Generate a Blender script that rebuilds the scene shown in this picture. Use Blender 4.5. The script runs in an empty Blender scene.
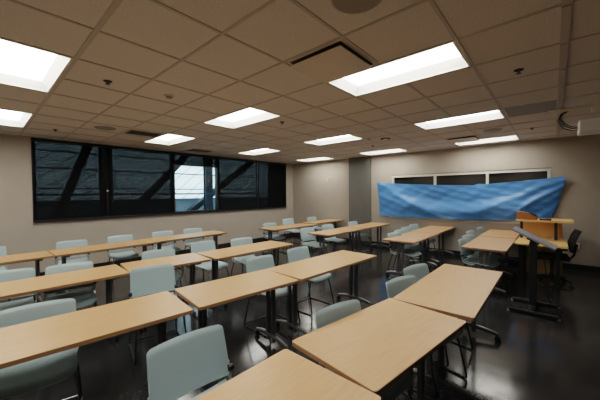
import bpy, bmesh, math, random
from mathutils import Vector, Matrix
random.seed(7)
S = bpy.context.scene
COL = bpy.data.collections.new("classroom"); S.collection.children.link(COL)
PI = math.pi
H = 1.64            # camera height; every height below is above the floor
CEIL = H + 1.146
WX, WY = 8.25, 7.65  # cloth wall, window wall
LX, LY = -2.6, -2.6  # unseen walls behind the camera

# ------------------------------------------------------------------ materials
def mat(name, color, rough=.6, metal=0., noise=None, bump=0., spec=None, coat=0., scale=20., stretch=(1,1,1), emit=None, estr=0.):
    m = bpy.data.materials.new(name); m.use_nodes = True
    nt = m.node_tree; b = nt.nodes['Principled BSDF']
    b.inputs['Base Color'].default_value = (*color, 1)
    b.inputs['Roughness'].default_value = rough
    b.inputs['Metallic'].default_value = metal
    if spec is not None: b.inputs['Specular IOR Level'].default_value = spec
    if coat: b.inputs['Coat Weight'].default_value = coat
    if emit:
        b.inputs['Emission Color'].default_value = (*emit, 1); b.inputs['Emission Strength'].default_value = estr
    if noise is not None or bump:
        tc = nt.nodes.new('ShaderNodeTexCoord'); mp = nt.nodes.new('ShaderNodeMapping')
        nz = nt.nodes.new('ShaderNodeTexNoise')
        mp.inputs['Scale'].default_value = stretch
        nz.inputs['Scale'].default_value = scale; nz.inputs['Detail'].default_value = 6
        nt.links.new(tc.outputs['Object'], mp.inputs[0]); nt.links.new(mp.outputs[0], nz.inputs['Vector'])
        if noise is not None:
            cr = nt.nodes.new('ShaderNodeValToRGB')
            cr.color_ramp.elements[0].position = .3; cr.color_ramp.elements[1].position = .7
            cr.color_ramp.elements[0].color = (*noise, 1); cr.color_ramp.elements[1].color = (*color, 1)
            nt.links.new(nz.outputs['Fac'], cr.inputs[0]); nt.links.new(cr.outputs[0], b.inputs['Base Color'])
        if bump:
            bp = nt.nodes.new('ShaderNodeBump'); bp.inputs['Strength'].default_value = bump; bp.inputs['Distance'].default_value = .01
            nt.links.new(nz.outputs['Fac'], bp.inputs['Height']); nt.links.new(bp.outputs[0], b.inputs['Normal'])
    return m

M = {}
M['wall'] = mat('beige_paint', (.395,.352,.298), .75, noise=(.375,.334,.282), scale=3, bump=.04)
M['column'] = mat('dark_grey_green_paint', (.125,.125,.113), .7, noise=(.113,.113,.102), scale=4)
M['tile'] = mat('mineral_fibre_tile', (.72,.70,.66), .9, noise=(.61,.59,.55), scale=80, bump=.2)
M['tbar'] = mat('ceiling_grid_bar', (.50,.485,.45), .6, noise=(.47,.455,.42), scale=5)
M['base'] = mat('black_rubber_base', (.018,.018,.018), .5, noise=(.012,.012,.012), scale=8)
def floor_mat():
    m = bpy.data.materials.new('polished_dark_concrete'); m.use_nodes = True
    nt = m.node_tree; b = nt.nodes['Principled BSDF']
    tc = nt.nodes.new('ShaderNodeTexCoord')
    n1 = nt.nodes.new('ShaderNodeTexNoise'); n1.inputs['Scale'].default_value = 1.3; n1.inputs['Detail'].default_value = 9; n1.inputs['Roughness'].default_value = .7
    nt.links.new(tc.outputs['Object'], n1.inputs['Vector'])
    cr = nt.nodes.new('ShaderNodeValToRGB'); e = cr.color_ramp.elements
    e[0].position = .35; e[0].color = (.014,.014,.015,1); e[1].position = .68; e[1].color = (.042,.042,.042,1)
    nt.links.new(n1.outputs['Fac'], cr.inputs[0]); nt.links.new(cr.outputs[0], b.inputs['Base Color'])
    n2 = nt.nodes.new('ShaderNodeTexNoise'); n2.inputs['Scale'].default_value = 7; n2.inputs['Detail'].default_value = 8
    nt.links.new(tc.outputs['Object'], n2.inputs['Vector'])
    mr = nt.nodes.new('ShaderNodeMapRange'); mr.inputs['To Min'].default_value = .06; mr.inputs['To Max'].default_value = .27
    nt.links.new(n2.outputs['Fac'], mr.inputs['Value']); nt.links.new(mr.outputs[0], b.inputs['Roughness'])
    bp = nt.nodes.new('ShaderNodeBump'); bp.inputs['Strength'].default_value = .08; bp.inputs['Distance'].default_value = .01
    nt.links.new(n2.outputs['Fac'], bp.inputs['Height']); nt.links.new(bp.outputs[0], b.inputs['Normal'])
    b.inputs['Specular IOR Level'].default_value = .5
    return m
M['floor'] = floor_mat()
M['wood'] = mat('maple_laminate', (.53,.315,.155), .38, noise=(.47,.27,.128), scale=6, stretch=(1.2,14,6), spec=.45)
M['edge'] = mat('brown_edge_band', (.33,.18,.085), .45, noise=(.28,.15,.07), scale=9, stretch=(1,10,4))
M['plastic'] = mat('pale_blue_grey_plastic', (.34,.435,.45), .40, noise=(.33,.425,.44), scale=6, spec=.45)
M['legmetal'] = mat('dark_grey_steel', (.12,.12,.125), .38, metal=.45, noise=(.10,.10,.105), scale=15)
M['rod'] = mat('dark_chrome_rod', (.16,.16,.165), .22, metal=.9, noise=(.13,.13,.135), scale=15)
M['silver'] = mat('silver_paint', (.42,.44,.44), .35, metal=.5, noise=(.38,.40,.40), scale=12)
M['blackp'] = mat('black_plastic', (.012,.012,.013), .45, noise=(.009,.009,.010), scale=20)
M['blackfab'] = mat('black_fabric', (.016,.016,.018), .9, noise=(.010,.010,.011), scale=80, bump=.2)
M['white'] = mat('white_frame_paint', (.62,.60,.55), .45, noise=(.58,.56,.51), scale=6)
M['whitemetal'] = mat('white_enamel', (.66,.61,.54), .4, noise=(.62,.57,.50), scale=6)
M['ivory'] = mat('ivory_plastic', (.74,.69,.56), .45, noise=(.70,.65,.52), scale=10)
M['proj'] = mat('off_white_plastic', (.72,.73,.71), .4, noise=(.69,.70,.68), scale=9)
M['deskwood'] = mat('honey_maple_veneer', (.74,.48,.20), .42, noise=(.68,.43,.17), scale=5, stretch=(2,12,2))
M['boxwood'] = mat('orange_brown_wood', (.36,.145,.05), .45, noise=(.30,.115,.04), scale=8, stretch=(2,9,3))
M['grey'] = mat('grey_laminate', (.30,.30,.33), .35, noise=(.28,.28,.31), scale=10)
M['paper'] = mat('white_paper', (.62,.62,.60), .8, noise=(.60,.60,.58), scale=10)
M['grille'] = mat('dusty_grey_grille', (.36,.385,.40), .6, noise=(.30,.325,.34), scale=140)
M['darkslot'] = mat('dark_slot', (.05,.047,.042), .7, noise=(.04,.037,.033), scale=20)
M['spk'] = mat('speaker_grille', (.33,.33,.29), .7, noise=(.26,.26,.225), scale=220)
M['outsteel'] = mat('blue_grey_steel', (.014,.019,.025), .6, noise=(.012,.016,.021), scale=3)
M['parapet'] = mat('blue_grey_cladding', (.14,.19,.23), .7, noise=(.125,.17,.21), scale=2)
M['darkglass'] = mat('dark_glass', (.020,.019,.018), .12, noise=(.016,.015,.014), scale=2, spec=.5)
M['lens'] = mat('lit_lens', (.9,.9,.88), .5, noise=(.88,.88,.86), scale=5, emit=(1.0,.965,.90), estr=17.5)
M['troffer'] = mat('troffer_white', (.84,.82,.76), .5, noise=(.82,.80,.74), scale=5)

def tarp_mat():
    m = mat('blue_plastic_sheet', (.075,.235,.55), .40, noise=(.062,.20,.48), scale=2.2, stretch=(1,1,3), spec=.5)
    nt = m.node_tree; b = nt.nodes['Principled BSDF']
    tc = nt.nodes.new('ShaderNodeTexCoord'); mp = nt.nodes.new('ShaderNodeMapping')
    mp.inputs['Rotation'].default_value = (.35, 0, 0); mp.inputs['Scale'].default_value = (1, 1.5, 5)
    nz = nt.nodes.new('ShaderNodeTexNoise'); nz.inputs['Scale'].default_value = 2.6; nz.inputs['Detail'].default_value = 7; nz.inputs['Distortion'].default_value = 1.1
    bp = nt.nodes.new('ShaderNodeBump'); bp.inputs['Strength'].default_value = .35; bp.inputs['Distance'].default_value = .03
    nt.links.new(tc.outputs['Object'], mp.inputs[0]); nt.links.new(mp.outputs[0], nz.inputs['Vector'])
    nt.links.new(nz.outputs['Fac'], bp.inputs['Height']); nt.links.new(bp.outputs[0], b.inputs['Normal'])
    return m
M['tarp'] = tarp_mat()

def see_through(name, color, alpha, rough=.8):
    m = bpy.data.materials.new(name); m.use_nodes = True
    nt = m.node_tree; b = nt.nodes['Principled BSDF']
    b.inputs['Base Color'].default_value = (*color, 1); b.inputs['Roughness'].default_value = rough; b.inputs['Specular IOR Level'].default_value = .08
    out = nt.nodes['Material Output']
    tr = nt.nodes.new('ShaderNodeBsdfTransparent'); mx = nt.nodes.new('ShaderNodeMixShader')
    # fine woven thread pattern varies how open the cloth is
    tc = nt.nodes.new('ShaderNodeTexCoord'); nz = nt.nodes.new('ShaderNodeTexNoise'); nz.inputs['Scale'].default_value = 30
    mr = nt.nodes.new('ShaderNodeMapRange'); mr.inputs['To Min'].default_value = alpha*.9; mr.inputs['To Max'].default_value = alpha*1.1
    nt.links.new(tc.outputs['Object'], nz.inputs['Vector']); nt.links.new(nz.outputs['Fac'], mr.inputs['Value'])
    nt.links.new(mr.outputs[0], mx.inputs[0])
    nt.links.new(b.outputs[0], mx.inputs[1]); nt.links.new(tr.outputs[0], mx.inputs[2])
    nt.links.new(mx.outputs[0], out.inputs[0])
    return m
M['shade'] = see_through('charcoal_screen_cloth', (.007,.0075,.008), .125)
def glass_mat():
    m = bpy.data.materials.new('window_glass'); m.use_nodes = True
    nt = m.node_tree; out = nt.nodes['Material Output']; nt.nodes.remove(nt.nodes['Principled BSDF'])
    tr = nt.nodes.new('ShaderNodeBsdfTransparent'); tr.inputs[0].default_value = (.86,.92,.93,1)
    gl = nt.nodes.new('ShaderNodeBsdfGlossy'); gl.inputs['Roughness'].default_value = .02
    fr = nt.nodes.new('ShaderNodeFresnel'); fr.inputs[0].default_value = 1.45
    mx = nt.nodes.new('ShaderNodeMixShader')
    nt.links.new(fr.outputs[0], mx.inputs[0]); nt.links.new(tr.outputs[0], mx.inputs[1]); nt.links.new(gl.outputs[0], mx.inputs[2])
    nt.links.new(mx.outputs[0], out.inputs[0])
    return m
M['glass'] = glass_mat()

# ------------------------------------------------------------------ mesh helpers
class MB:
    def __init__(s): s.bm = bmesh.new()
    def box(s, c, d, rz=0, bev=0, rx=0, ry=0):
        r = bmesh.ops.create_cube(s.bm, size=1)['verts']
        mt = Matrix.Translation(c) @ Matrix.Rotation(rz,4,'Z') @ Matrix.Rotation(ry,4,'Y') @ Matrix.Rotation(rx,4,'X') @ Matrix.Diagonal((*d,1))
        bmesh.ops.transform(s.bm, matrix=mt, verts=r)
        if bev:
            es = list({e for v in r for e in v.link_edges})
            bmesh.ops.bevel(s.bm, geom=es, offset=bev, segments=2, profile=.5, affect='EDGES')
        return s
    def span(s, a, b, bev=0):
        return s.box([(a[i]+b[i])/2 for i in range(3)], [abs(b[i]-a[i]) for i in range(3)], bev=bev)
    def tube(s, pts, r, n=10, cap=True):
        pts = [Vector(p) for p in pts]; rings = []; up = None
        for i, p in enumerate(pts):
            if i == 0: t = pts[1]-p
            elif i == len(pts)-1: t = p-pts[i-1]
            else: t = (pts[i+1]-p).normalized() + (p-pts[i-1]).normalized()
            t.normalize()
            if up is None:
                up = Vector((0,0,1)) if abs(t.z) < .9 else Vector((1,0,0))
            a = t.cross(up)
            if a.length < 1e-5: a = t.orthogonal()
            a.normalize(); b = a.cross(t).normalized(); up = b
            rr = r[i] if isinstance(r, (list, tuple)) else r
            rings.append([s.bm.verts.new(p + a*rr*math.cos(2*PI*k/n) + b*rr*math.sin(2*PI*k/n)) for k in range(n)])
        for i in range(len(rings)-1):
            for k in range(n):
                s.bm.faces.new((rings[i][k], rings[i][(k+1)%n], rings[i+1][(k+1)%n], rings[i+1][k]))
        if cap:
            s.bm.faces.new(rings[0]); s.bm.faces.new(rings[-1][::-1])
        return s
    def cyl(s, c, r, h, axis='z', n=20, r2=None):
        v = {'x':Vector((1,0,0)),'y':Vector((0,1,0)),'z':Vector((0,0,1))}[axis]; c = Vector(c)
        return s.tube([c-v*h/2, c+v*h/2], [r, r if r2 is None else r2], n)
    def prism(s, pts, z0, z1):
        a = [s.bm.verts.new((*p, z0)) for p in pts]; b = [s.bm.verts.new((*p, z1)) for p in pts]
        s.bm.faces.new(a[::-1]); s.bm.faces.new(b)
        for i in range(len(pts)):
            j = (i+1) % len(pts); s.bm.faces.new((a[i], a[j], b[j], b[i]))
        return s
    def ring(s, po, pi, z0, z1):
        n = len(po); L = [[s.bm.verts.new((*p, z)) for p in q] for q, z in ((po,z0),(po,z1),(pi,z1),(pi,z0))]
        for a in range(4):
            A, B = L[a], L[(a+1)%4]
            for i in range(n):
                j = (i+1) % n; s.bm.faces.new((A[i], A[j], B[j], B[i]))
        return s
    def poly(s, pts):
        s.bm.faces.new([s.bm.verts.new(p) for p in pts]); return s
    def sheet(s, fn, nu, nv, th):
        """closed thin shell around the surface fn(u,v), u,v in 0..1"""
        P = [[Vector(fn(i/nu, j/nv)) for j in range(nv+1)] for i in range(nu+1)]
        def nrm(i, j):
            a = P[min(i+1,nu)][j]-P[max(i-1,0)][j]; b = P[i][min(j+1,nv)]-P[i][max(j-1,0)]
            n = a.cross(b); return n.normalized() if n.length > 1e-9 else Vector((0,0,1))
        A = [[s.bm.verts.new(P[i][j]+nrm(i,j)*th/2) for j in range(nv+1)] for i in range(nu+1)]
        B = [[s.bm.verts.new(P[i][j]-nrm(i,j)*th/2) for j in range(nv+1)] for i in range(nu+1)]
        for i in range(nu):
            for j in range(nv):
                s.bm.faces.new((A[i][j], A[i+1][j], A[i+1][j+1], A[i][j+1]))
                s.bm.faces.new((B[i][j], B[i][j+1], B[i+1][j+1], B[i+1][j]))
        for i in range(nu):
            s.bm.faces.new((A[i][0], B[i][0], B[i+1][0], A[i+1][0])); s.bm.faces.new((A[i][nv], A[i+1][nv], B[i+1][nv], B[i][nv]))
        for j in range(nv):
            s.bm.faces.new((A[0][j], A[0][j+1], B[0][j+1], B[0][j])); s.bm.faces.new((A[nu][j], B[nu][j], B[nu][j+1], A[nu][j+1]))
        return s
    def build(s, name, m, parent=None, smooth=False, loc=None, rotz=0):
        bmesh.ops.recalc_face_normals(s.bm, faces=s.bm.faces)
        me = bpy.data.meshes.new(name); s.bm.to_mesh(me); s.bm.free()
        me.materials.append(m)
        if smooth:
            for p in me.polygons: p.use_smooth = True
            try: me.set_sharp_from_angle(angle=math.radians(42))
            except Exception: pass
        o = bpy.data.objects.new(name, me); COL.objects.link(o)
        if parent: o.parent = parent
        if loc is not None: o.location = loc
        if rotz: o.rotation_euler = (0,0,rotz)
        return o

def tag(o, label, cat, group=None, kind=None):
    o['label'] = label; o['category'] = cat
    if group: o['group'] = group
    if kind: o['kind'] = kind
    return o
def thing(name, label, cat, loc=(0,0,0), rz=0, group=None):
    o = bpy.data.objects.new(name, None); COL.objects.link(o); o.empty_display_size = .1
    o.location = loc; o.rotation_euler = (0,0,rz)
    return tag(o, label, cat, group)
def struct(name, mb, m, parent=None, smooth=False):
    o = mb.build(name, m, parent, smooth)
    if not parent: o['kind'] = 'structure'
    return o
def copy_tree(o, parent=None):
    c = o.copy(); COL.objects.link(c); c.parent = parent
    for ch in [x for x in ALL_CHILDREN(o)]: copy_tree(ch, c)
    return c
def ALL_CHILDREN(o): return list(o.children)

def rrect(w, d, r, n=5, cx=0, cy=0):
    pts = []
    for (sx, sy, a0) in ((1,1,0),(-1,1,PI/2),(-1,-1,PI),(1,-1,3*PI/2)):
        for k in range(n+1):
            a = a0 + k*PI/2/n
            pts.append((cx+sx*(w/2-r)+r*math.cos(a), cy+sy*(d/2-r)+r*math.sin(a)))
    return pts

# ------------------------------------------------------------------ room shell
WALLT = .15
struct('floor', MB().span((LX-WALLT,LY-WALLT,-.1),(WX+WALLT,WY+WALLT,0)), M['floor'])
WB, WT = H-.505, CEIL-.005   # window sill and head on the window wall
WX0, WX1 = .75, 7.84
mb = MB()
mb.span((LX,WY,0),(WX+WALLT,WY+WALLT,WB)); mb.span((LX,WY,WB),(WX0,WY+WALLT,CEIL+.12)); mb.span((WX1,WY,WB),(WX+WALLT,WY+WALLT,CEIL+.12))
mb.span((WX0,WY,WT),(WX1,WY+WALLT,CEIL+.12))
struct('wall_left', mb, M['wall'])
struct('trim_1', MB().span((LX,WY-.03,0),(WX0-.01,WY,CEIL)), M['wall'])      # slight pier left of the glazing
W2 = dict(y0=.06, y1=3.62, z0=H-.71, z1=H+.50)
mb = MB()
mb.span((WX,LY,0),(WX+WALLT,WY,W2['z0'])); mb.span((WX,LY,W2['z1']),(WX+WALLT,WY,CEIL+.12))
mb.span((WX,LY,W2['z0']),(WX+WALLT,W2['y0'],W2['z1'])); mb.span((WX,W2['y1'],W2['z0']),(WX+WALLT,WY,W2['z1']))
struct('wall_front', mb, M['wall'])
struct('wall_right', MB().span((LX,LY-WALLT,0),(WX+WALLT,LY,CEIL+.12)), M['column'])  # unseen wall, dark paint chosen to cut bounced light on the right
struct('wall_back', MB().span((LX-WALLT,LY-WALLT,0),(LX,WY+WALLT,CEIL+.12)), M['wall'])
struct('baseboard_left', MB().span((LX,WY-.042,0),(WX,WY-.031,.12)), M['base'])
struct('baseboard_front', MB().span((WX-.012,LY,0),(WX,WY-.042,.12)), M['base'])
# dark grey-green pier between the two stretches of the front wall
struct('trim_2', MB().span((WX-.10,4.30,0),(WX,5.06,CEIL)), M['column'])
struct('baseboard_front_pier', MB().span((WX-.112,4.29,0),(WX-.10,5.07,.12)), M['base'])

# ceiling of square tiles in a bar grid, with openings for the troffers
T = .61; OX, OY = -.041, -.08   # grid origin offset in cells
gx = lambda i: (i+OX)*T
gy = lambda j: (j+OY)*T
LIGHTS = [(i, j) for i in (0, 4, 8, 12) for j in (1, 5, 9)] + [(-4, 1), (-4, 5), (-4, 9)]
holes = {(i, j+k) for i, j in LIGHTS for k in (0, 1)}
PLQ = [(3,2), (11,2)]            # plaque diffusers
mb = MB()
i0, i1 = int(LX/T)-2, int(WX/T)+2
j0, j1 = int(LY/T)-2, int(WY/T)+2
for i in range(i0, i1+1):
    for j in range(j0, j1+1):
        if (i, j) in holes: continue
        x0, x1, y0, y1 = max(gx(i),LX), min(gx(i+1),WX+.05), max(gy(j),LY), min(gy(j+1),WY+.05)
        if x1 <= x0 or y1 <= y0: continue
        mb.poly([(x0,y0,CEIL),(x1,y0,CEIL),(x1,y1,CEIL),(x0,y1,CEIL)])
struct('ceiling', mb, M['tile'])
mb = MB()
def inlight(x, y):
    for i, j in LIGHTS:
        if gx(i)+.03 < x < gx(i+1)-.03 and gy(j)+.03 < y < gy(j+2)-.03: return True
    return False
for i in range(i0, i1+2):
    x = gx(i)
    if LX < x < WX:
        w = .022 if i != 1 else .034
        mb.span((x-w/2, LY, CEIL-.006), (x+w/2, WY, CEIL+.002))
for j in range(j0, j1+2):
    y = gy(j)
    if LY < y < WY:
        w = .024 if j != 0 else .05
        for i in range(i0, i1+1):
            xa, xb = max(gx(i)+.012, LX), min(gx(i+1)-.012, WX)
            if xb > xa and not inlight((gx(i)+gx(i+1))/2, y):
                mb.span((xa, y-w/2, CEIL-.0055-(.012 if j == 0 else 0)), (xb, y+w/2, CEIL+.002))
struct('trim_3', mb, M['tbar'])
struct('trim_4', MB().span((LX,WY-.055,CEIL-.02),(WX0-.01,WY-.03,CEIL-.0065)).span((WX-.025,LY,CEIL-.02),(WX,4.30,CEIL-.0065)).span((WX-.025,5.06,CEIL-.02),(WX,WY,CEIL-.0065)), M['tbar'])
# slab above so that nothing leaks through
struct('ceiling_slab', MB().span((LX-WALLT,LY-WALLT,CEIL+.30),(WX+WALLT,WY+WALLT,CEIL+.4)), M['wall'])

# troffers
def make_troffer():
    t = thing('ceiling_light', '', 'light')
    w, l, d = T-.03, 2*T-.03, .085
    mb = MB()
    po = [(w/2,l/2),(-w/2,l/2),(-w/2,-l/2),(w/2,-l/2)]
    pi = [(w/2-.016,l/2-.016),(-w/2+.016,l/2-.016),(-w/2+.016,-l/2+.016),(w/2-.016,-l/2+.016)]
    mb.ring(po, pi, -.004, .006)
    mb.build('frame', M['troffer'], t)
    mb = MB()
    a, b = w/2-.016, l/2-.016; a2, b2 = a-.05, b-.05
    lo = [(a,b,.004),(-a,b,.004),(-a,-b,.004),(a,-b,.004)]; hi = [(a2,b2,d),(-a2,b2,d),(-a2,-b2,d),(a2,-b2,d)]
    for k in range(4): mb.poly([lo[k], lo[(k+1)%4], hi[(k+1)%4], hi[k]])
    mb.build('housing', M['troffer'], t)
    mb = MB().span((-a2,-b2,d),(a2,b2,d+.006))
    mb.build('lens', M['lens'], t)
    return t
LAB = {
 (4,1): 'large lit recessed ceiling light beside the square plaque vent, largest in the picture',
 (0,5): 'lit recessed ceiling light cut off by the upper left picture edge',
 (0,9): 'lit recessed ceiling light at the left edge just above the window wall',
 (4,5): 'lit recessed ceiling light in the middle of the ceiling above the centre desks',
 (4,9): 'lit recessed ceiling light beside the slotted vent near the dark window shades',
 (8,9): 'small lit ceiling light nearest the open window bay and narrow shades',
 (8,5): 'lit recessed ceiling light between the centre light and the dark grey pier',
 (12,9): 'smallest lit ceiling light by the far room corner',
 (12,5): 'thin lit ceiling light right in front of the dark grey pier',
 (8,1): 'long lit ceiling light bordered by the blue grey grille tile',
 (12,1): 'lit ceiling light nearest the wall above the blue sheet',
 (0,1): 'lit ceiling light directly above the nearest left desks',
 (-4,1): 'lit ceiling light behind the camera, nearest the right wall',
 (-4,5): 'lit ceiling light behind the camera, middle one',
 (-4,9): 'lit ceiling light behind the camera, nearest the window wall'}
proto = None
for (i, j) in LIGHTS:
    t = make_troffer() if proto is None else copy_tree(proto)
    if proto is None: proto = t
    t.location = ((gx(i)+gx(i+1))/2, gy(j+1), CEIL)
    tag(t, LAB[(i, j)], 'ceiling light', 'recessed ceiling lights')

# ceiling fittings
def cell(i, j): return ((gx(i)+gx(i+1))/2, (gy(j)+gy(j+1))/2, CEIL)
for (i, j), lb in {(2,1):'large round grey ceiling speaker at the top picture edge', (2,9):'round ceiling speaker beside the slotted vent near the window shades',
                   (10,1):'round ceiling speaker between the two right hand lights'}.items():
    t = thing('ceiling_speaker', lb, 'speaker', cell(i,j), 0, 'round ceiling speakers')
    MB().cyl((0,0,-.006),.145,.012,n=40).build('grille', M['spk'], t, True)
    n = 40; MB().ring([(.158*math.cos(2*PI*k/n),.158*math.sin(2*PI*k/n)) for k in range(n)], [(.145*math.cos(2*PI*k/n),.145*math.sin(2*PI*k/n)) for k in range(n)], -.009, -.001).build('rim', M['tbar'], t, True)
for (i, j), lb in {(3,2):'square plaque air diffuser beside the largest ceiling light', (11,2):'small square plaque air diffuser above the wall with the blue sheet'}.items():
    t = thing('air_diffuser', lb, 'vent', cell(i,j), 0, 'plaque air diffusers')
    q = T/2-.02
    MB().ring([(q,q),(-q,q),(-q,-q),(q,-q)], [(q-.02,q-.02),(-q+.02,q-.02),(-q+.02,-q+.02),(q-.02,-q+.02)], -.004, -.0005).build('frame', M['whitemetal'], t)
    MB().span((-q+.02,-q+.02,-.003),(q-.02,q-.02,-.0005)).build('recess', M['darkslot'], t)
    MB().box((0,0,-.034),(.525,.525,.008),bev=.003).box((0,0,-.016),(.1,.1,.030)).build('plaque', M['whitemetal'], t)
for (i, j), lb in {(3,9):'slotted air vent beside the round speaker near the window shades', (6,11):'slotted air vent against the window wall above the open bay'}.items():
    t = thing('air_vent', lb, 'vent', cell(i,j), 0, 'slotted air vents')
    q = T/2-.02
    MB().ring([(q,.2),(-q,.2),(-q,-.2),(q,-.2)], [(q-.02,.18),(-q+.02,.18),(-q+.02,-.18),(q-.02,-.18)], -.008, -.0005).build('frame', M['tbar'], t)
    MB().span((-q+.02,-.18,-.002),(q-.02,.18,-.0005)).build('recess', M['darkslot'], t)
    mb = MB()
    for k in range(7): mb.box((0,-.15+k*.05,-.007),(2*q-.04,.022,.003),rx=.5)
    mb.build('slats', M['spk'], t)
t = thing('return_air_grille', 'flat blue grey grille tile at the end of the long right ceiling light', 'vent', cell(8,0), 0)
MB().box((0,0,-.004),(T-.03,T-.07,.006)).build('panel', M['grille'], t)
mb = MB()
for k in range(11): mb.box((0,-.25+k*.05,-.009),(T-.05,.004,.004))
mb.build('bars', M['grille'], t)
for (x, y), lb in {(.91,3.37):'dark sprinkler head between the two left ceiling lights and centre light', (3.42,.26):'dark sprinkler head right of the largest ceiling light',
        (.95,6.49):'small sprinkler head above the left end of the window shades', (3.28,3.27):'sprinkler head just right of the centre ceiling light',
        (6.41,3.3):'tiny sprinkler head near the top of the dark grey pier', (6.69,.31):'small sprinkler head right of the long right ceiling light'}.items():
    t = thing('sprinkler_head', lb, 'sprinkler', (x,y,CEIL), 0, 'sprinkler heads')
    MB().cyl((0,0,-.003),.036,.006,n=24,r2=.04).build('escutcheon', M['darkslot'], t, True)
    MB().cyl((0,0,-.018),.010,.024,n=12).cyl((0,0,-.034),.022,.003,n=16).tube([(.012,0,-.008),(.014,0,-.022),(.004,0,-.033)],.003,6).tube([(-.012,0,-.008),(-.014,0,-.022),(-.004,0,-.033)],.003,6).build('deflector', M['legmetal'], t, True)
for (x, y), lb in {(1.52,3.36):'flat round smoke detector between the left and centre ceiling lights', (5.55,2.95):'small pale smoke detector beside the dark ring camera'}.items():
    t = thing('smoke_detector', lb, 'detector', (x,y,CEIL), 0, 'smoke detectors')
    MB().cyl((0,0,-.006),.055,.012,n=28).build('base', M['ivory'], t, True)
    MB().cyl((0,0,-.018),.028,.014,n=24,r2=.042).build('cap', M['spk'], t, True)
t = thing('dome_camera', 'round dark ringed ceiling dome between the two right rows of lights', 'camera', (5.77,2.68,CEIL))
MB().cyl((0,0,-.007),.10,.014,n=32).build('base', M['darkslot'], t, True)
MB().cyl((0,0,-.025),.03,.022,n=24,r2=.06).build('dome', M['ivory'], t, True)

# ------------------------------------------------------------------ windows
BAYS = [(WX0,1.985),(2.015,3.50),(3.55,4.86),(4.93,6.40),(6.46,WX1)]
w1 = bpy.data.objects.new('window_1', None); COL.objects.link(w1); w1['kind'] = 'structure'; w1.location = (0,WY,0)
fm = MB()
fm.span((WX0,.04,WB),(WX1,.11,WB+.045)); fm.span((WX0,.04,WT-.05),(WX1,.11,WT))
for x, q in ((WX0+.025,.028), (2.0,.04), (3.53,.04), (4.895,.045), (6.478,.02), (WX1-.025,.028)): fm.span((x-q,-.018,WB),(x+q,.109,WT))
fm.build('window_frame', M['blackp'], w1)
for a, b in BAYS: MB().span((a+.02,.07,WB+.04),(b-.02,.076,WT-.04)).build('window_pane', M['glass'], w1)
MB().span((WX0,-.06,WB-.02),(WX1,.04,WB)).build('window_sill', M['blackp'], w1)
w2 = bpy.data.objects.new('window_2', None); COL.objects.link(w2); w2['kind'] = 'structure'; w2.location = (WX,0,0)
y0, y1, z0, z1 = W2['y0'], W2['y1'], W2['z0'], W2['z1']
fm = MB(); f = .055
fm.span((-.012,y0-.01,z1-f),(.09,y1+.01,z1)); fm.span((-.012,y0-.01,z0),(.09,y1+.01,z0+f))
for y in (y0+f/2, 1.22, 2.42, y1-f/2): fm.span((-.013,y-f/2,z0),(.09,y+f/2,z1))
fm.build('window_frame', M['white'], w2)
for a, b in ((y0,1.22),(1.22,2.42),(2.42,y1)): MB().span((.05,a+.028,z0+.05),(.06,b-.028,z1-.05)).build('window_pane', M['darkglass'], w2)
MB().span((-.05,y0-.06,z0-.03),(0,y1+.06,z0)).build('window_sill', M['white'], w2)
MB().span((-.02,y0-.02,z1),(-.0,y1+.02,z1+.012)).build('head_trim', M['darkslot'], w2)

# roller shades
SH = [(WX0+.01,1.992,WB+.01,'wide charcoal roller shade at the left end of the window wall, fully lowered'),
      (2.006,3.528,WB+.01,'charcoal roller shade left of the open window bay, fully lowered'),
      (3.532,4.892,H+.80,'short raised charcoal roller shade above the open bright window bay'),
      (4.896,6.408,WB+.01,'charcoal roller shade right of the open window bay, fully lowered'),
      (6.448,WX1-.01,WB+.01,'charcoal roller shade in the room corner, fully lowered')]
for a, b, zb, lb in SH:
    t = thing('roller_shade', lb, 'window shade', ((a+b)/2, WY-.036, WT-.045), 0, 'charcoal roller shades')
    hw = (b-a)/2
    MB().cyl((0,0,0),.028,2*hw,axis='x',n=16).build('roller_tube', M['blackp'], t, True)
    MB().span((-hw+.001,.006,zb-(WT-.045)),(hw-.001,.008,.02)).build('fabric', M['shade'], t)
    MB().box((0,.005,zb-(WT-.045)),(2*hw-.002,.012,.026),bev=.004).build('bottom_bar', M['blackp'], t)
for x, z, lb in ((2.0,H+.10,'small pale shade chain bracket on the mullion between the two left shades'),):
    t = thing('chain_bracket', lb, 'bracket', (x,WY-.055,z))
    MB().cyl((0,0,0),.016,.03,axis='y',n=14).build('hub', M['ivory'], t, True)
    MB().tube([(0,-.018,0),(0,-.018,-.5)],.003,6).build('chain', M['darkslot'], t)

# outside the glass: steel frame of the building, parapet and pale facade glazing bars
OY0 = 9.0
def outcol(x, lb):
    t = thing('steel_column', lb, 'column', (x,OY0,-3), 0, 'steel columns outside the windows')
    MB().span((-.14,-.02,0),(.14,.02,7.5)).span((-.14,-.02,0),(.14,.02,.03)).build('flange', M['outsteel'], t)
    MB().span((-.02,.02,0),(.02,.12,7.5)).span((-.14,.12,0),(.14,.14,7.5)).build('web', M['outsteel'], t)
outcol(2.35, 'dark steel column outside, seen through the two left shades')
outcol(5.41, 'dark steel column outside in the open bright window bay')
outcol(8.43, 'dark steel column outside beyond the corner shade')
def brace(x0, z0, x1, z1, lb, w=.16):
    d = Vector((x1-x0,0,z1-z0)); L = d.length
    o = MB().box((0,0,0),(L,.12,w)).box((0,0,w/2),(L,.2,.02)).box((0,0,-w/2),(L,.2,.02)).build('diagonal_brace', M['outsteel'])
    o.location = ((x0+x1)/2, OY0+.47, H+(z0+z1)/2); o.rotation_euler = (0,-math.atan2(d.z,d.x),0)
    tag(o, lb, 'steel brace', 'diagonal steel braces outside')
brace(1.33,-.7,2.25,1.9,'steep steel brace behind the leftmost shade')
brace(2.95,-.7,5.3,1.85,'steel brace rising across the open bright window bay')
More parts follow.
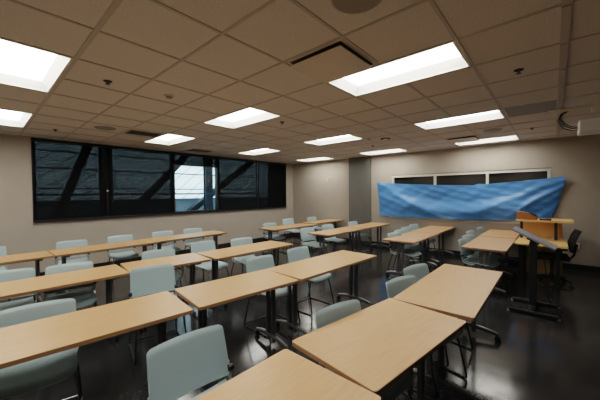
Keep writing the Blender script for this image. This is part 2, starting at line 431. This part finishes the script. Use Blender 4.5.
brace(4.9,-.62,8.6,2.0,'steel brace rising behind the two right shades')
for z, r, lb in ((1.06,.018,'upper thin outside rail'),(.655,.018,'second outside rail from the top'),(.17,.016,'outside guard rail just above the lowest one'),(.02,.024,'thick lowest outside guard rail above the parapet')):
    o = MB().tube([(-2,OY0-.1,H+z),(11,OY0-.1,H+z)], r, 8).build('outside_rail', M['outsteel'], None, True)
    tag(o, lb+' seen through the window wall', 'rail', 'outside rails')
o = MB().span((-3,OY0+.8,-3),(12,OY0+1.0,H-.165)).span((-3,OY0+.75,H-.165),(12,OY0+1.05,H-.135)).build('parapet_wall', M['parapet']); tag(o, 'blue grey parapet band outside below the bright sky in the open bay', 'wall')
rf = thing('glazed_canopy', 'sloping grid of thin glazing bars outside against the pale sky', 'canopy', (0,OY0+1.3,0))
mb = MB()
for k in range(-4, 34):
    x = k*.52; mb.tube([(x,0,H-.5),(x+2.9,0,H+2.0)], .010, 5)
mb.build('raking_bars', M['outsteel'], rf)
mb = MB()
for k in range(5): mb.tube([(-3,.04,H-.1+k*.38),(12,.04,H-.1+k*.38)], .004, 4)
mb.build('cross_bars', M['outsteel'], rf)

# blue sheet over the front window
def tarp(u, v):
    # u 0..1 from left (y=4.06) to right (y=-.17); v 0 bottom .. 1 top
    def ss(t): t = min(1,max(0,t)); return t*t*(3-2*t)
    def lerp(tab, t):
        for k in range(len(tab)-1):
            if t <= tab[k+1][0]:
                a, b = tab[k], tab[k+1]; s = (t-a[0])/(b[0]-a[0]); s = s*s*(3-2*s) if False else s
                return [a[1+m]+(b[1+m]-a[1+m])*s for m in range(len(a)-1)]
        return list(tab[-1][1:])
    top = lerp([(0,4.07,.31),(.2,3.22,.25),(.4,2.41,.20),(.6,1.50,.165),(.63,1.42,.20),(.68,1.22,.19),(.82,.58,.24),(.94,.07,.285),(1,-.18,.31)], u)
    bot = lerp([(0,4.0,-.68),(.1,3.55,-.715),(.22,3.08,-.70),(.4,2.28,-.70),(.6,1.36,-.68),(.8,.58,-.65),(.93,.25,-.62),(1,.12,-.60)], u)
    y = bot[0]+(top[0]-bot[0])*v**(1-.5*ss((u-.8)/.2)); z = bot[1]+(top[1]-bot[1])*v
    edge = math.sin(PI*min(1,max(0,u)))
    # the sheet hangs in a broad belly: flat above, swelling outwards towards the lower third
    vc = .62-.40*math.sin(PI*u)**.8          # height of the belly crest follows the sag
    belly = .13*edge**.7*(ss((vc+.34-v)/.34) if v > vc else 1-.4*ss((vc-v)/max(vc,.05)))
    f1 = .035*math.exp(-((v-(1.0-2.3*u))/.11)**2)                 # fold from the upper left corner
    f2 = .035*math.exp(-((v-(.12+1.7*(u-.52)))/.09)**2)*ss((u-.5)*4)  # long folds rising to the upper right corner
    f3 = .020*math.exp(-((v-(.05+2.6*(u-.72)))/.07)**2)*ss((u-.7)*6)
    wr = .006*math.sin(13*u+7*v+2) + .005*math.sin(29*u-13*v) + .0035*math.sin(47*u+31*v+1) + .003*math.sin(71*u-22*v)
    return (WX-.04-belly-f1-f2-f3-wr, y, H+z)
o = MB().sheet(tarp, 150, 48, .003).build('blue_sheet', M['tarp'], None, True)
tag(o, 'crumpled blue plastic sheet hung across the front wall window', 'sheet')
# wall sensor and outlet
t = thing('wall_sensor', 'tiny square sensor on the beige wall left of the dark grey pier', 'sensor', (WX-.012,5.99,H+.47))
MB().box((0,0,0),(.024,.07,.07),bev=.006).build('housing', M['ivory'], t); MB().box((-.013,0,.01),(.003,.03,.02)).build('display', M['darkslot'], t)
t = thing('wall_outlet', 'small white outlet plate on the front wall beside the black office chair', 'outlet', (WX-.006,-.37,.50))
MB().box((0,0,0),(.010,.075,.12),bev=.003).build('cover_plate', M['white'], t); MB().box((-.006,0,.028),(.003,.034,.03)).box((-.006,0,-.028),(.003,.034,.03)).build('socket', M['ivory'], t)

# ------------------------------------------------------------------ desks
def make_table(name, label, cx, cy, L, rz, W=.61, group=None, h=.74, casters=True):
    t = thing(name, label, 'desk', (cx,cy,0), math.radians(rz), group)
    top = MB().prism(rrect(L-.006,W-.006,.017), h-.028, h).build('tabletop', M['wood'], t)
    MB().ring(rrect(L,W,.02), rrect(L-.006,W-.006,.017), h-.0275, h-.0015).build('edge_band', M['edge'], top)
    MB().box((0,0,h-.058),(L-.34,.045,.05)).build('cross_beam', M['legmetal'], t)
    for s in (-1, 1):
        x = s*(L/2-.15)
        mb = MB().box((x,-.045,.36),(.035,.045,.64),bev=.006).box((x,.045,.36),(.035,.045,.64),bev=.006)
        mb.box((x,0,h-.048),(.075,W-.14,.032),bev=.004).box((x,0,.11),(.036,.16,.04))
        leg = mb.build('leg', M['legmetal'], t)
        pts = [(x,-.285,.072),(x,-.2,.088),(x,-.06,.105),(x,.06,.105),(x,.2,.088),(x,.285,.072)]
        mb = MB(); mb.tube(pts, [.016,.021,.024,.024,.021,.016], 10)
        mb.build('foot', M['legmetal'], leg, True)
        for q in (-1, 1):
            MB().tube([(x,q*.10,.121),(x,q*.20,.105),(x,q*.275,.088)], [.011,.010,.007], 8).build('foot_cap_glint', M['silver'], leg, True)  # silver strip stands in for light caught on the foot's sloping end
            mb = MB()
            for d in (-.013, .013): mb.cyl((x+d,q*.275,.028),.028,.014,axis='x',n=16)
            mb.cyl((x,q*.27,.056),.010,.032,n=10)
            mb.build('caster', M['blackp'], leg, True)
    return t
TBL = [
 ('a1','maple topped desk nearest the camera, cut off by the bottom picture edge', .375,.875,1.60,-1),
 ('a2','maple topped desk set slightly askew, right behind the desk nearest the camera',1.757,.822,1.09,-8),
 ('a3','desk at the far end of the front right row, two chair backs beside it',3.12,.725,1.57,0),
 ('b1','long maple topped desk at the lower left, left of the big front chair back', .35,2.49,1.60,-6),
 ('b2','short maple topped desk between the long lower left desk and the centre desk',1.725,2.345,1.06,-7),
 ('b3','maple topped desk at the right end of the second row, in the picture centre',3.045,2.24,1.56,-3),
 ('c1','maple topped desk at the left end of the third row from the camera', .385,4.0,1.60,-2),
 ('c2','short maple topped desk in the middle of the third row from the camera',1.70,3.92,.99,-7),
 ('c3','maple topped desk at the right end of the third row from the camera',2.99,3.80,1.54,-1.5),
 ('d1','maple topped desk at the far left in the row under the window shades',-.04,5.90,1.60,1),
 ('d2','maple topped desk in the middle of the row under the window shades',1.545,5.93,1.54,2),
 ('d3','maple topped desk at the right end of the row under the window shades',3.12,6.02,1.62,1.5),
 ('e1','maple topped desk standing alone towards the far room corner',5.72,5.46,1.66,-3),
 ('f1','farthest maple topped desk, against the wall in front of the dark grey pier',7.45,5.60,1.50,-3),
 ('g1','maple topped desk nearer half of the pair leading to the dark grey pier',5.75,3.89,1.52,-1),
 ('g2','maple topped desk farther half of the pair leading to the dark grey pier',7.28,3.87,1.50,-1),
 ('h1','near desk of the pair pointing at the middle of the blue sheet',5.95,2.18,1.50,-.5),
 ('h2','far desk of the pair pointing at the middle of the blue sheet, against the wall',7.47,2.21,1.50,.5),
 ('i1','near desk of the pair joining the instructor desk, row of chairs behind it',6.05,.84,1.50,0),
 ('i2','far desk of the pair joining the instructor desk, against the front wall',7.54,.85,1.40,0)]
for nm, lb, cx, cy, L, rz in TBL:
    make_table('classroom_desk', lb, cx, cy, L, rz, group='maple topped classroom desks')

# ------------------------------------------------------------------ chairs
def make_chair():
    t = thing('classroom_chair', '', 'chair')
    # seat: shallow dished shell with a rolled front
    def seat(u, v):
        a = 2*u-1; y = -.235+.43*v
        hw = .232 - .02*(1-v)**3 - .030*v**2
        if v < .12: hw -= .035*(1-v/.12)**2
        x = a*hw
        z = .455 - .014*(1-a*a)*math.sin(PI*min(1,v*1.1)) + .012*abs(a)**3
        z -= .030*max(0,(.18-v)/.18)**2
        z += .035*max(0,(v-.80)/.20)**2
        return (x, y, z)
    MB().sheet(seat, 16, 16, .012).build('seat', M['plastic'], t, True)
    # backrest: slightly curved shell, rounded corners, rolled top lip
    def back(u, v):
        a = 2*u-1; zz = .525+.295*v
        r = .024; d = max(0, v*.295-(.295-r)); d2 = max(0, r-v*.295)
        hw = .222+.010*(1-v) - (r-math.sqrt(max(0,r*r-d*d))) - (r-math.sqrt(max(0,r*r-d2*d2)))
        x = a*hw
        y = .205+.075*v - .022*a*a + .014*max(0,(v-.9)/.1)**2
        return (x, y, zz - .004*a*a*v)
    br = MB().sheet(back, 18, 36, .011).build('backrest', M['plastic'], t, True)
    for s in (-1, 1):
        # side frame: front leg, floor runner, rear leg in one bent rod
        x0, x1 = s*.205, s*.245
        MB().tube([(x0,-.14,.437),(s*.226,-.178,.30),(x1-s*.002,-.232,.03),(x1,-.225,.012),(x1,-.20,.009),(x1,.24,.009),(x1,.262,.014),(x1-s*.002,.262,.03),
                   (s*.228,.20,.28),(x0,.15,.437)], .0085, 8).build('side_frame', M['rod'], t, True)
        # upright carrying the back
        up = MB().tube([(s*.198,.02,.437),(s*.215,.12,.440),(s*.228,.175,.462),(s*.231,.192,.52),(s*.226,.208,.60)], .011, 8).build('back_upright', M['silver'], t, True)
        MB().cyl((s*.232,.186,.565),.019,.03,axis='x',n=16).build('pivot_knuckle', M['blackp'], up, True)
        for y in (-.18, .22): MB().cyl((x1,y,.006),.013,.012,n=12).build('glide', M['blackp'], t)
    MB().tube([(-.242,.258,.02),(-.15,.262,.02),(.15,.262,.02),(.242,.258,.02)], .0075, 8).build('floor_stretcher', M['rod'], t, True)
    MB().tube([(-.205,-.10,.434),(.205,-.10,.434)], .008, 8).tube([(-.205,.10,.434),(.205,.10,.434)], .008, 8).build('seat_support', M['rod'], t, True)
    return t
CH = [ # back top centre x, y, rotation, label
 (.80,1.60,-3,'nearest chair, its big pale back filling the bottom centre of the picture'),
 (1.74,1.19,-12,'chair behind the askew front right desk, only its curved back showing'),
 (2.69,1.11,-13,'nearer of the two chair backs at the far end desk of the front right row'),
 (3.25,1.17,-13,'farther of the two chair backs at the far end desk of the front right row'),
 (.30,2.93,-10,'chair at the lower left desk, back above the top and seat showing below it'),
 (1.33,3.45,-12,'large chair back standing turned between the second and third row desks'),
 (2.43,2.88,-2,'chair behind the joint of the second row desks left of the centre desk'),
 (3.21,2.91,-2,'chair behind the centre desk with its seat and sled legs showing below'),
 (.22,4.50,-8,'chair at the third row left desk, cut off by the left picture edge'),
 (.74,4.36,-8,'chair behind the third row left desk, low strip of back above the top'),
 (1.79,4.40,-14,'chair behind the short third row desk, low strip of back above the top'),
 (2.60,4.58,-2,'chair behind the third row right desk, nearer to its left end'),
 (3.26,4.36,-8,'chair behind the third row right desk, beside its right end'),
 (.10,6.78,-3,'chair at the far left desk under the window, cut by the left picture edge'),
 (1.15,6.56,-4,'chair under the leftmost shade, left one behind the middle window row desk'),
 (1.93,6.58,-4,'chair behind the middle window row desk, below the second shade'),
 (2.76,6.55,-6,'chair at the joint of the two right window row desks, below the second shade'),
 (3.47,6.56,-8,'chair behind the right window row desk, below the open window bay'),
 (5.43,5.96,-8,'chair behind the lone far desk, left of the taller looking chair'),
 (6.75,6.52,-8,'chair set back behind the lone far desk near the room corner'),
 (7.72,6.32,-6,'chair behind the farthest desk against the wall'),
 (5.22,4.42,-8,'chair pulled out at the left end of the desk pair leading to the pier'),
 (6.04,4.42,-6,'second chair along the desk pair leading to the pier'),
 (7.18,4.36,-4,'chair behind the far half of the desk pair, right in front of the dark pier'),
 (5.66,2.46,-10,'nearest chair of the four beside the desks pointing at the blue sheet'),
 (6.20,2.56,-10,'second nearest chair of the four beside the desks pointing at the blue sheet'),
 (6.80,2.66,-8,'third chair of the four beside the desks pointing at the blue sheet'),
 (7.45,2.72,-8,'farthest chair of the four beside the desks pointing at the blue sheet'),
 (5.68,1.20,-10,'nearest chair beside the desks joining the instructor desk'),
 (6.22,1.24,-14,'second chair beside the desks joining the instructor desk'),
 (6.90,1.34,-8,'third chair beside the desks joining the instructor desk'),
 (7.72,1.30,-4,'farthest chair beside the desks joining the instructor desk, by the wall')]
proto = None
for px, py, rz, lb in CH:
    c = make_chair() if proto is None else copy_tree(proto)
    if proto is None: proto = c
    r = math.radians(rz)
    c.location = (px+math.sin(r)*.275, py-math.cos(r)*.275, 0); c.rotation_euler = (0,0,r)
    tag(c, lb, 'chair', 'pale blue grey classroom chairs')

# coiled cable under the askew desk
pts = []
for k in range(60):
    a = k*.55; pts.append((2.16+.035*math.cos(a)+.0004*k, .60+.035*math.sin(a), .42-.0018*k))
o = MB().tube([(2.16,.62,.708),(2.15,.60,.60),(2.18,.60,.50)]+pts+[(2.17,.60,.25),(2.14,.62,.12),(2.16,.66,.005)], .004, 6).build('power_cable', M['blackp'], None, True)
tag(o, 'black coiled cable hanging under the askew front right desk', 'cable')

# ------------------------------------------------------------------ instructor desk
t = thing('instructor_desk', 'honey maple instructor desk with raised shelf at the front wall corner', 'desk', (6.75,.16,0))
def R_(x0,y0,z0,x1,y1,z1): return ((x0-6.75,y0-.16,z0),(x1-6.75,y1-.16,z1))
MB().span(*R_(6.28,-.18,.712,7.45,.52,.742), bev=.004).build('desktop', M['deskwood'], t)
MB().span(*R_(7.42,-.13,.0,7.45,.50,1.065)).build('back_panel', M['deskwood'], t)
MB().span(*R_(6.97,-.27,1.065,7.62,.55,1.10), bev=.004).build('raised_shelf', M['deskwood'], t)
for y in (-.03, .47):
    MB().span(*R_(7.03,y-.022,.742,7.08,y+.022,1.065)).build('shelf_post', M['blackp'], t)
for x, y in ((6.50,-.06),(6.50,.44),(7.30,-.06),(7.30,.44)):
    leg = MB().span(*R_(x-.03,y-.03,.012,x+.03,y+.03,.712)).build('leg', M['blackp'], t)
    MB().cyl((x-6.75,y-.16,.006),.035,.012,n=14).build('foot_pad', M['blackp'], leg)
# document box, tray, paper on the shelf
o = MB()
prof = [(-.16,0),(.15,0),(.15,.05),(.03,.12),(-.10,.15),(-.16,.15)]
for xx in (0,): 
    a = [o.bm.verts.new((-.12, -p[0], p[1])) for p in prof]; b = [o.bm.verts.new((.12, -p[0], p[1])) for p in prof]
    o.bm.faces.new(a); o.bm.faces.new(b[::-1])
    for k in range(len(prof)):
        j = (k+1) % len(prof); o.bm.faces.new((a[k], b[k], b[j], a[j]))
t = thing('wooden_control_box', 'orange brown wooden box with sloping black top on the raised shelf', 'box', (7.12,.385,1.10))
o.build('body', M['boxwood'], t)
MB().box((-.0,-.085,.099),(.20,.13,.008),rx=math.atan2(.07,.12)).build('sloped_panel', M['blackp'], t)
t = thing('document_tray', 'flat black tray on the raised shelf right of the wooden box', 'tray', (7.10,.12,1.10))
MB().box((0,0,.006),(.20,.17,.012),bev=.003).build('tray_base', M['blackp'], t)
MB().box((-.095,0,.016),(.008,.17,.018)).box((.095,0,.016),(.008,.17,.018)).build('rim', M['blackp'], t)
o = MB().box((0,0,.002),(.10,.12,.003),rx=.05).build('paper_slip', M['paper']); o.location = (7.10,.13,1.115); tag(o, 'white paper slip lying on the black tray', 'paper')

# tilting reading stand
t = thing('tilting_stand', 'black height adjustable stand with tilted grey top in front of the instructor desk', 'stand', (5.10,.21,0))
ang = math.atan2(.225,.43)
MB().box((0,.0,1.005),(.42,.50,.024),rx=ang,bev=.005).build('tilted_top', M['grey'], t)
MB().box((0,-.233,.902),(.40,.012,.03),rx=ang).build('paper_ledge', M['grey'], t)
MB().box((0,.0,.50),(.075,.085,.90),bev=.006).build('post', M['blackp'], t)
MB().box((0,.0,.965),(.14,.15,.03),rx=ang).build('tilt_bracket', M['blackp'], t)
for x in (-.24, .25):
    ft = MB().box((x,-.01,.035),(.055,.52,.04),bev=.008).build('foot', M['blackp'], t)
    for y in (-.27, .25): MB().cyl((x,y,.012),.018,.024,n=12).build('glide', M['silver'], ft)
MB().box((0.005,0,.05),(.46,.07,.04)).build('base_bar', M['blackp'], t)
o = MB().tube([(5.10,.115,.85),(5.10,.08,.6),(5.09,.07,.35),(5.12,.02,.10),(5.25,-.08,.006),(5.6,.0,.006),(6.1,.1,.006)], .006, 6).build('stand_cable', M['blackp'], None, True)
tag(o, 'black cable running down the tilting stand to the floor', 'cable')

# office chair
t = thing('office_chair', 'black swivel office chair at the right end of the instructor desk', 'chair', (6.85,.02,0), math.radians(4))
def oback(u, v):
    a = 2*u-1; z = .60+.36*v; hw = .215*(1-.25*max(0,v-.75)/.25)
    return (a*hw, -.26-.10*v+.03*a*a+.02*math.sin(PI*v), z)
MB().sheet(oback, 10, 12, .045).build('backrest', M['blackfab'], t, True)
def oseat(u, v):
    a = 2*u-1; return (a*.235*(1-.08*abs(2*v-1)**3), -.22+.45*v, .475-.02*max(0,(v-.8)/.2)**2-.008*(1-a*a))
MB().sheet(oseat, 10, 10, .06).build('seat', M['blackfab'], t, True)
MB().tube([(0,-.05,.44),(0,-.22,.43),(0,-.285,.52),(0,-.325,.72)], .018, 8).build('back_bar', M['blackp'], t, True)
MB().cyl((0,0,.25),.026,.36,n=14).cyl((0,0,.12),.035,.10,n=14).build('gas_column', M['blackp'], t, True)
for s in (-1, 1):
    MB().tube([(s*.20,-.10,.45),(s*.27,-.10,.50),(s*.28,-.10,.63)], .014, 8).box((s*.28,-.06,.645),(.06,.24,.025),bev=.008).build('armrest', M['blackp'], t, True)
for k in range(5):
    a = 2*PI*k/5+.5; ca, sa = math.cos(a), math.sin(a)
    leg = MB().tube([(0,0,.10),(.15*ca,.15*sa,.09),(.28*ca,.28*sa,.066)], [.024,.019,.013], 8).build('base_leg', M['blackp'], t, True)
    MB().cyl((.28*ca-.012*sa,.28*sa+.012*ca,.028),.027,.05,axis='x' if abs(ca)<.7 else 'y',n=14).build('caster', M['legmetal'], leg, True)

# ------------------------------------------------------------------ projector on its arm
t = thing('ceiling_projector', 'off white projector hanging from a horizontal ivory arm at the right edge', 'projector', (5.07,-.40,CEIL))
zc = H+1.05-CEIL
MB().tube([(0,.48,zc),(0,-.68,zc)],.027,16).build('mount_arm', M['ivory'], t, True)
MB().cyl((0,-.30,zc/2),.022,-zc,n=16).cyl((0,-.30,-.006),.07,.012,n=24).build('drop_pole', M['ivory'], t, True)
MB().box((0,-.05,zc-.045),(.12,.22,.05),bev=.005).box((-.03,-.02,zc-.005),(.035,.20,.06)).build('bracket', M['ivory'], t)
pb = MB().box((.06,-.08,zc-.25),(.34,.52,.15),bev=.02).build('body', M['proj'], t, True)
MB().box((.06,.181,zc-.25),(.22,.004,.07)).build('connector_panel', M['grey'], pb)
MB().box((-.112,-.12,zc-.25),(.004,.22,.05)).build('side_grille', M['grey'], pb)
MB().box((.02,-.06,zc-.125),(.05,.10,.11)).build('mount_neck', M['ivory'], t)
mb = MB()
for dy, dz in ((0,0),(.012,-.03),(-.01,.02)):
    mb.tube([(0,.26+dy,zc-.012),(.0,.33+dy,zc-.05),(.01,.36+dy,zc-.11+dz*.5),(.03,.31+dy,zc-.20+dz),(.05,.24,zc-.24+dz),(.06,.18,zc-.245+dz*.7)], .006, 6)
mb.build('cable', M['blackp'], t, True)

# ------------------------------------------------------------------ light and camera
wd = bpy.data.worlds.new('overcast_sky'); S.world = wd; wd.use_nodes = True
nt = wd.node_tree; bg = nt.nodes['Background']
bg.inputs[0].default_value = (.58,.76,.84,1); bg.inputs[1].default_value = 4.0

cd = bpy.data.cameras.new('camera'); cam = bpy.data.objects.new('camera', cd); COL.objects.link(cam)
yaw, pit, rol = .724146838791792, -.022618888625676438, -.00871191508455599
fw = Vector((math.cos(yaw)*math.cos(pit), math.sin(yaw)*math.cos(pit), math.sin(pit)))
rt = Vector((math.sin(yaw), -math.cos(yaw), 0)); up = rt.cross(fw)
r2 = rt*math.cos(rol)+up*math.sin(rol); u2 = up*math.cos(rol)-rt*math.sin(rol)
mw = Matrix((( r2.x,u2.x,-fw.x,0),(r2.y,u2.y,-fw.y,0),(r2.z,u2.z,-fw.z,H),(0,0,0,1)))
cam.matrix_world = mw
cd.sensor_width = 36; cd.lens = 287.42569975562503/600*36; cd.clip_start = .02
S.camera = cam
S.view_settings.view_transform = 'Filmic'
S.view_settings.look = 'Medium High Contrast'
S.view_settings.exposure = 0.0
S.cycles.use_denoising = True
S.cycles.max_bounces = 8; S.cycles.transparent_max_bounces = 16
